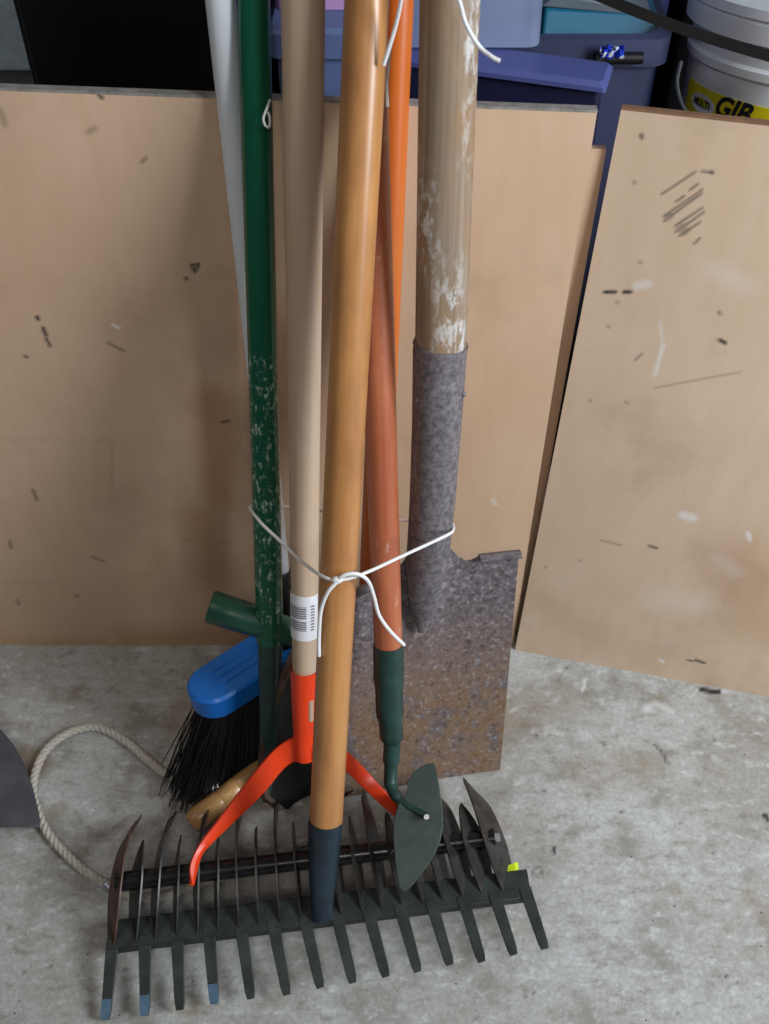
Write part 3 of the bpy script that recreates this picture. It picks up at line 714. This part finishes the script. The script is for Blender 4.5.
# flat bar
tb = [Zp(113, 935, .030), Zp(524, 884, .050)]
bx_ = (tb[1]-tb[0]).normalized(); by_ = Vector((0, 0, 1)).cross(bx_).normalized(); bz_ = bx_.cross(by_)
bm = bmesh.new(); c = (tb[0]+tb[1])/2; Lb = (tb[1]-tb[0]).length+.010
Mx = Matrix((bx_, by_, bz_)).transposed().to_4x4(); Mx.translation = c
box(bm, None, (Lb, .026, .0035), M_=Mx @ Matrix.Rotation(math.radians(10), 4, 'X'))
box(bm, None, (Lb, .0035, .012), M_=Mx @ Matrix.Translation((0, -.011, -.007)))
obj('head_bar', bm, M['rake_steel'], t, bevel=.0008)
tips = [(105.5, 1020, 0), (145, 1016, 0), (180, 1010, 0), (214.5, 1004, 0), (251, 999, 0), (287, 995, 0), (320.5, 988, 0), (353, 983, 0), (386, 977, 0), (418, 972, 0), (450, 965, 0), (482, 962, 0), (514, 955, 0), (545, 949, 0)]
for i, (tx, ty, _) in enumerate(tips):
    s = i/13; root = tb[0].lerp(tb[1], s)-by_*.004; tz = lerp(.010, .046, s); tip = Zp(tx, ty, tz)
    dv = (tip-root).normalized(); wv = dv.cross(Vector((0, 0, 1))).normalized(); g = []
    for k in range(11):
        q = k/10; p = root.lerp(tip, q)
        w_ = lerp(.0058, .0044, q) if k < 10 else .0034
        g.append([p-wv*w_, p, p+wv*w_])
    bm = bmesh.new(); sheet(bm, g, .0028); ti = obj('tine', bm, M['rake_steel'], t, bevel=.0005)
    if i in (0, 1, 3):
        bm = bmesh.new(); g2 = []
        for k in range(5):
            p = root.lerp(tip, .76+.25*k/4)+Vector((0, 0, .0033)); w_ = .0043 if k < 4 else .0034
            g2.append([p-wv*w_, p, p+wv*w_])
        sheet(bm, g2, .0014); obj('bare_tip', bm, M['tine_tip'], ti)
# curved knives threaded on the tube
def knife(i):
    s = i/19; base = AL.lerp(AR, s)
    long = (i % 2 == 0) if i < 10 else (i % 2 == 1)
    if long:
        cen = [(-.083, -.034, .0006), (-.067, -.0215, .0052), (-.045, .000, .0105), (-.022, .006, .0118), (0, .003, .0125), (.018, -.004, .0118), (.034, -.013, .0095), (.046, -.0215, .0062), (.051, -.025, .0022)]
    else:
        cen = [(-.038, .002, .0006), (-.028, .006, .0055), (-.012, .006, .0105), (0, .002, .0125), (.018, -.005, .0118), (.034, -.014, .0095), (.046, -.0220, .0062), (.051, -.0255, .0022)]
    pts = spline([Vector((u, w, h)) for u, w, h in cen], 3); g = []
    tw = .10*math.sin(i*2.3); lean = -math.radians(84)*(s-.42)+.06*math.sin(i*1.7)
    for k, p in enumerate(pts):
        a_ = pts[max(0, k-1)]; b_ = pts[min(len(pts)-1, k+1)]; tx, tz = b_.x-a_.x, b_.y-a_.y; l_ = math.hypot(tx, tz); nx, nz = -tz/l_, tx/l_
        side = ex*(-(s-.45)*.33*(-p.x) + tw*p.x*.1)
        ctr = base+ey*(-p.x)+ez*p.y+side
        h = max(.0004, p.z)*(1+.45*max(0, s-.5)+.35*max(0, .25-s))
        hv = (ey*(-nx)+ez*nz)*math.cos(lean) + ex*math.sin(lean)
        g.append([ctr+hv*h, ctr, ctr-hv*h])
    bm = bmesh.new(); sheet(bm, g, .0016)
    return obj('curved_knife', bm, M['knife_brown'] if i in (0,) else M['knife'], t, smooth=True)
for i in range(20): knife(i)
bm = bmesh.new(); c = Zp(511, 868.5, .052)
sheet(bm, [[c+Vector((x, y+.002*x/.006, .001*math.sin(x*600))) for y in (-.004, .004)] for x in (-.007, -.0035, 0, .0035, .007)], .001); obj('lime_tag', bm, M['tag'], t)

# ================================================================== ROPE, HANDLE, TWINE
def rope_mesh(path, r, n=3, pitch=.022, strand=.56):
    bm = bmesh.new(); fr = frames(path); s = 0; acc = []
    for i, p in enumerate(path):
        if i: s += (p-path[i-1]).length
        acc.append(s)
    for q in range(n):
        pts = []
        for i, p in enumerate(path):
            t_, a_, b_ = fr[i]; an = acc[i]/pitch*2*math.pi+q*2*math.pi/n; pts.append(p+(a_*math.cos(an)+b_*math.sin(an))*r*.46)
        tube(bm, pts, r*strand, 8)
    return bm
t = thing('rope', 'cream twisted rope looped on the concrete left of the tools, ends bound in silver tape', 'rope', Zp(60, 800, 0))
z = .0048
rp = [Zp(216, 790, .012), Zp(195, 786, .007), Zp(168, 775, z), Zp(148, 760, z), Zp(128, 743, z), Zp(108, 731, z), Zp(90, 727, z), Zp(68, 733, z), Zp(48, 748, z), Zp(37, 768, z), Zp(33, 790, z), Zp(38, 812, z), Zp(48, 833, z), Zp(66, 854, z), Zp(88, 873, z), Zp(112, 887, z), Zp(135, 897, z), Zp(163, 897, z), Zp(185, 889, z), Zp(212, 880, z), Zp(245, 868, z), Zp(285, 850, z), Zp(310, 838, z), Zp(335, 822, z)]
path = spline(rp, 14)
obj('rope_length', rope_mesh(path, .0046), M['rope'], t)
for (x, y, x2, y2, z_) in ((105, 883, 114, 889, z), (209, 788, 221, 786, .012)):
    a_, b_ = Zp(x, y, z_), Zp(x2, y2, z_); bm = bmesh.new(); big = x > 150
    k = .0085 if big else .0056
    tube(bm, [a_, a_.lerp(b_, .15), a_.lerp(b_, .5), a_.lerp(b_, .85), b_], [k*.7, k, k*1.04, k, k*.75], 12); o = obj('silver_tape', bm, M['foil'], t)
# turned wooden hand grip
bm = bmesh.new(); a_, b_ = Zp(190, 824, .013), Zp(268, 764, .030)
pr = [(0, .006), (.015, .0095), (.05, .0115), (.12, .0122), (.36, .0118), (.40, .0108), (.415, .0114), (.60, .0122), (.62, .0112), (.64, .0120), (.85, .0112), (1, .009)]
tube(bm, [a_.lerp(b_, s) for s, _ in pr], [r for _, r in pr], 28); t = obj('wooden_grip', bm, M['handle_wood'], None)
tag(t, 'turned wooden hand grip with ring grooves, lying under the orange arm', 'handle')

# grey plate at the left edge
bm = bmesh.new()
ol = [(-40, 715), (-10, 722), (2, 731), (14, 745), (25, 765), (33, 788), (38, 808), (41, 823), (39, 828), (0, 827), (-40, 826)]
sh = [Zp(x, y, .012+.0004*max(0, 20-x)) for x, y in ol]
prism(bm, sh, (0, 0, .0025)); o = obj('steel_blade', bm, M['loose_blade'], None, bevel=.0006); tag(o, 'curved grey steel blade poking in at the left edge over the rope', 'blade')

# twine around the bundle
def twine(bm, pts, r=.0016, per=8): tube(bm, spline(pts, per), r, 10)
t = thing('twine', 'white twine tied round the middle of the bundled tool handles', 'twine', D(340, 580, .87))
bm = bmesh.new()
front = [D(452.5, 524, .975), D(453, 530, .95), D(445, 536, .925), D(400, 557, .895), D(365, 573, .873), D(340, 580, .868), D(322, 576, .873), D(300, 560, .915), D(280, 541, .94), D(262, 524, .95), D(252, 511, .965), D(251.5, 506, .985)]
twine(bm, front+[D(270, 505, 1.03), D(330, 512, 1.06), D(400, 520, 1.05), D(440, 520, 1.01), D(452.5, 524, .975)], .0014); obj('loop', bm, M['twine'], t)
bm = bmesh.new(); bmesh.ops.create_uvsphere(bm, u_segments=14, v_segments=10, radius=.0038, matrix=Matrix.Translation(D(337, 580, .866)) @ Matrix.Diagonal((1.2, .8, .9, 1))); obj('knot', bm, M['twine'], t)
bm = bmesh.new(); twine(bm, [D(338, 581, .865), D(328, 592, .868), D(321, 610, .880), D(319, 635, .895), D(319, 656, .905)], .0016); obj('loose_end', bm, M['twine'], t)
bm = bmesh.new(); twine(bm, [D(337, 580, .865), D(345, 575, .862), D(357, 574, .864), D(368, 581, .875), D(374, 597, .89), D(379, 615, .905), D(390, 631, .918), D(404, 645, .93)], .0016); obj('loose_end', bm, M['twine'], t)
t = thing('twine', 'white twine with loose ends hanging over the handles at the top edge', 'twine', D(430, -20, .68))
bm = bmesh.new(); twine(bm, [D(383.5, 65, .735), D(389, 48, .728), D(396, 24, .718), D(401, 0, .705), D(405, -30, .69), D(425, -50, .67), D(448, -28, .668), D(459, 0, .673), D(466, 24, .68), D(479, 46, .69), D(492, 57, .69), D(500, 61, .69)], .0014); obj('loose_end', bm, M['twine'], t)
bm = bmesh.new(); twine(bm, [D(391, 40, .765), D(388, 70, .768), D(387, 85, .766), D(387.6, 107, .768)], .0012); obj('loose_end', bm, M['twine'], t)
bm = bmesh.new(); twine(bm, [D(270, 100, .81), D(267, 108, .80), D(263.5, 118, .80), D(265, 125, .80), D(269, 127, .81), D(270, 119, .806), D(268, 112, .803)], .0009)
o = obj('string_loop', bm, M['twine'], None); tag(o, 'tiny frayed white string loop on the right side of the green pole', 'string')
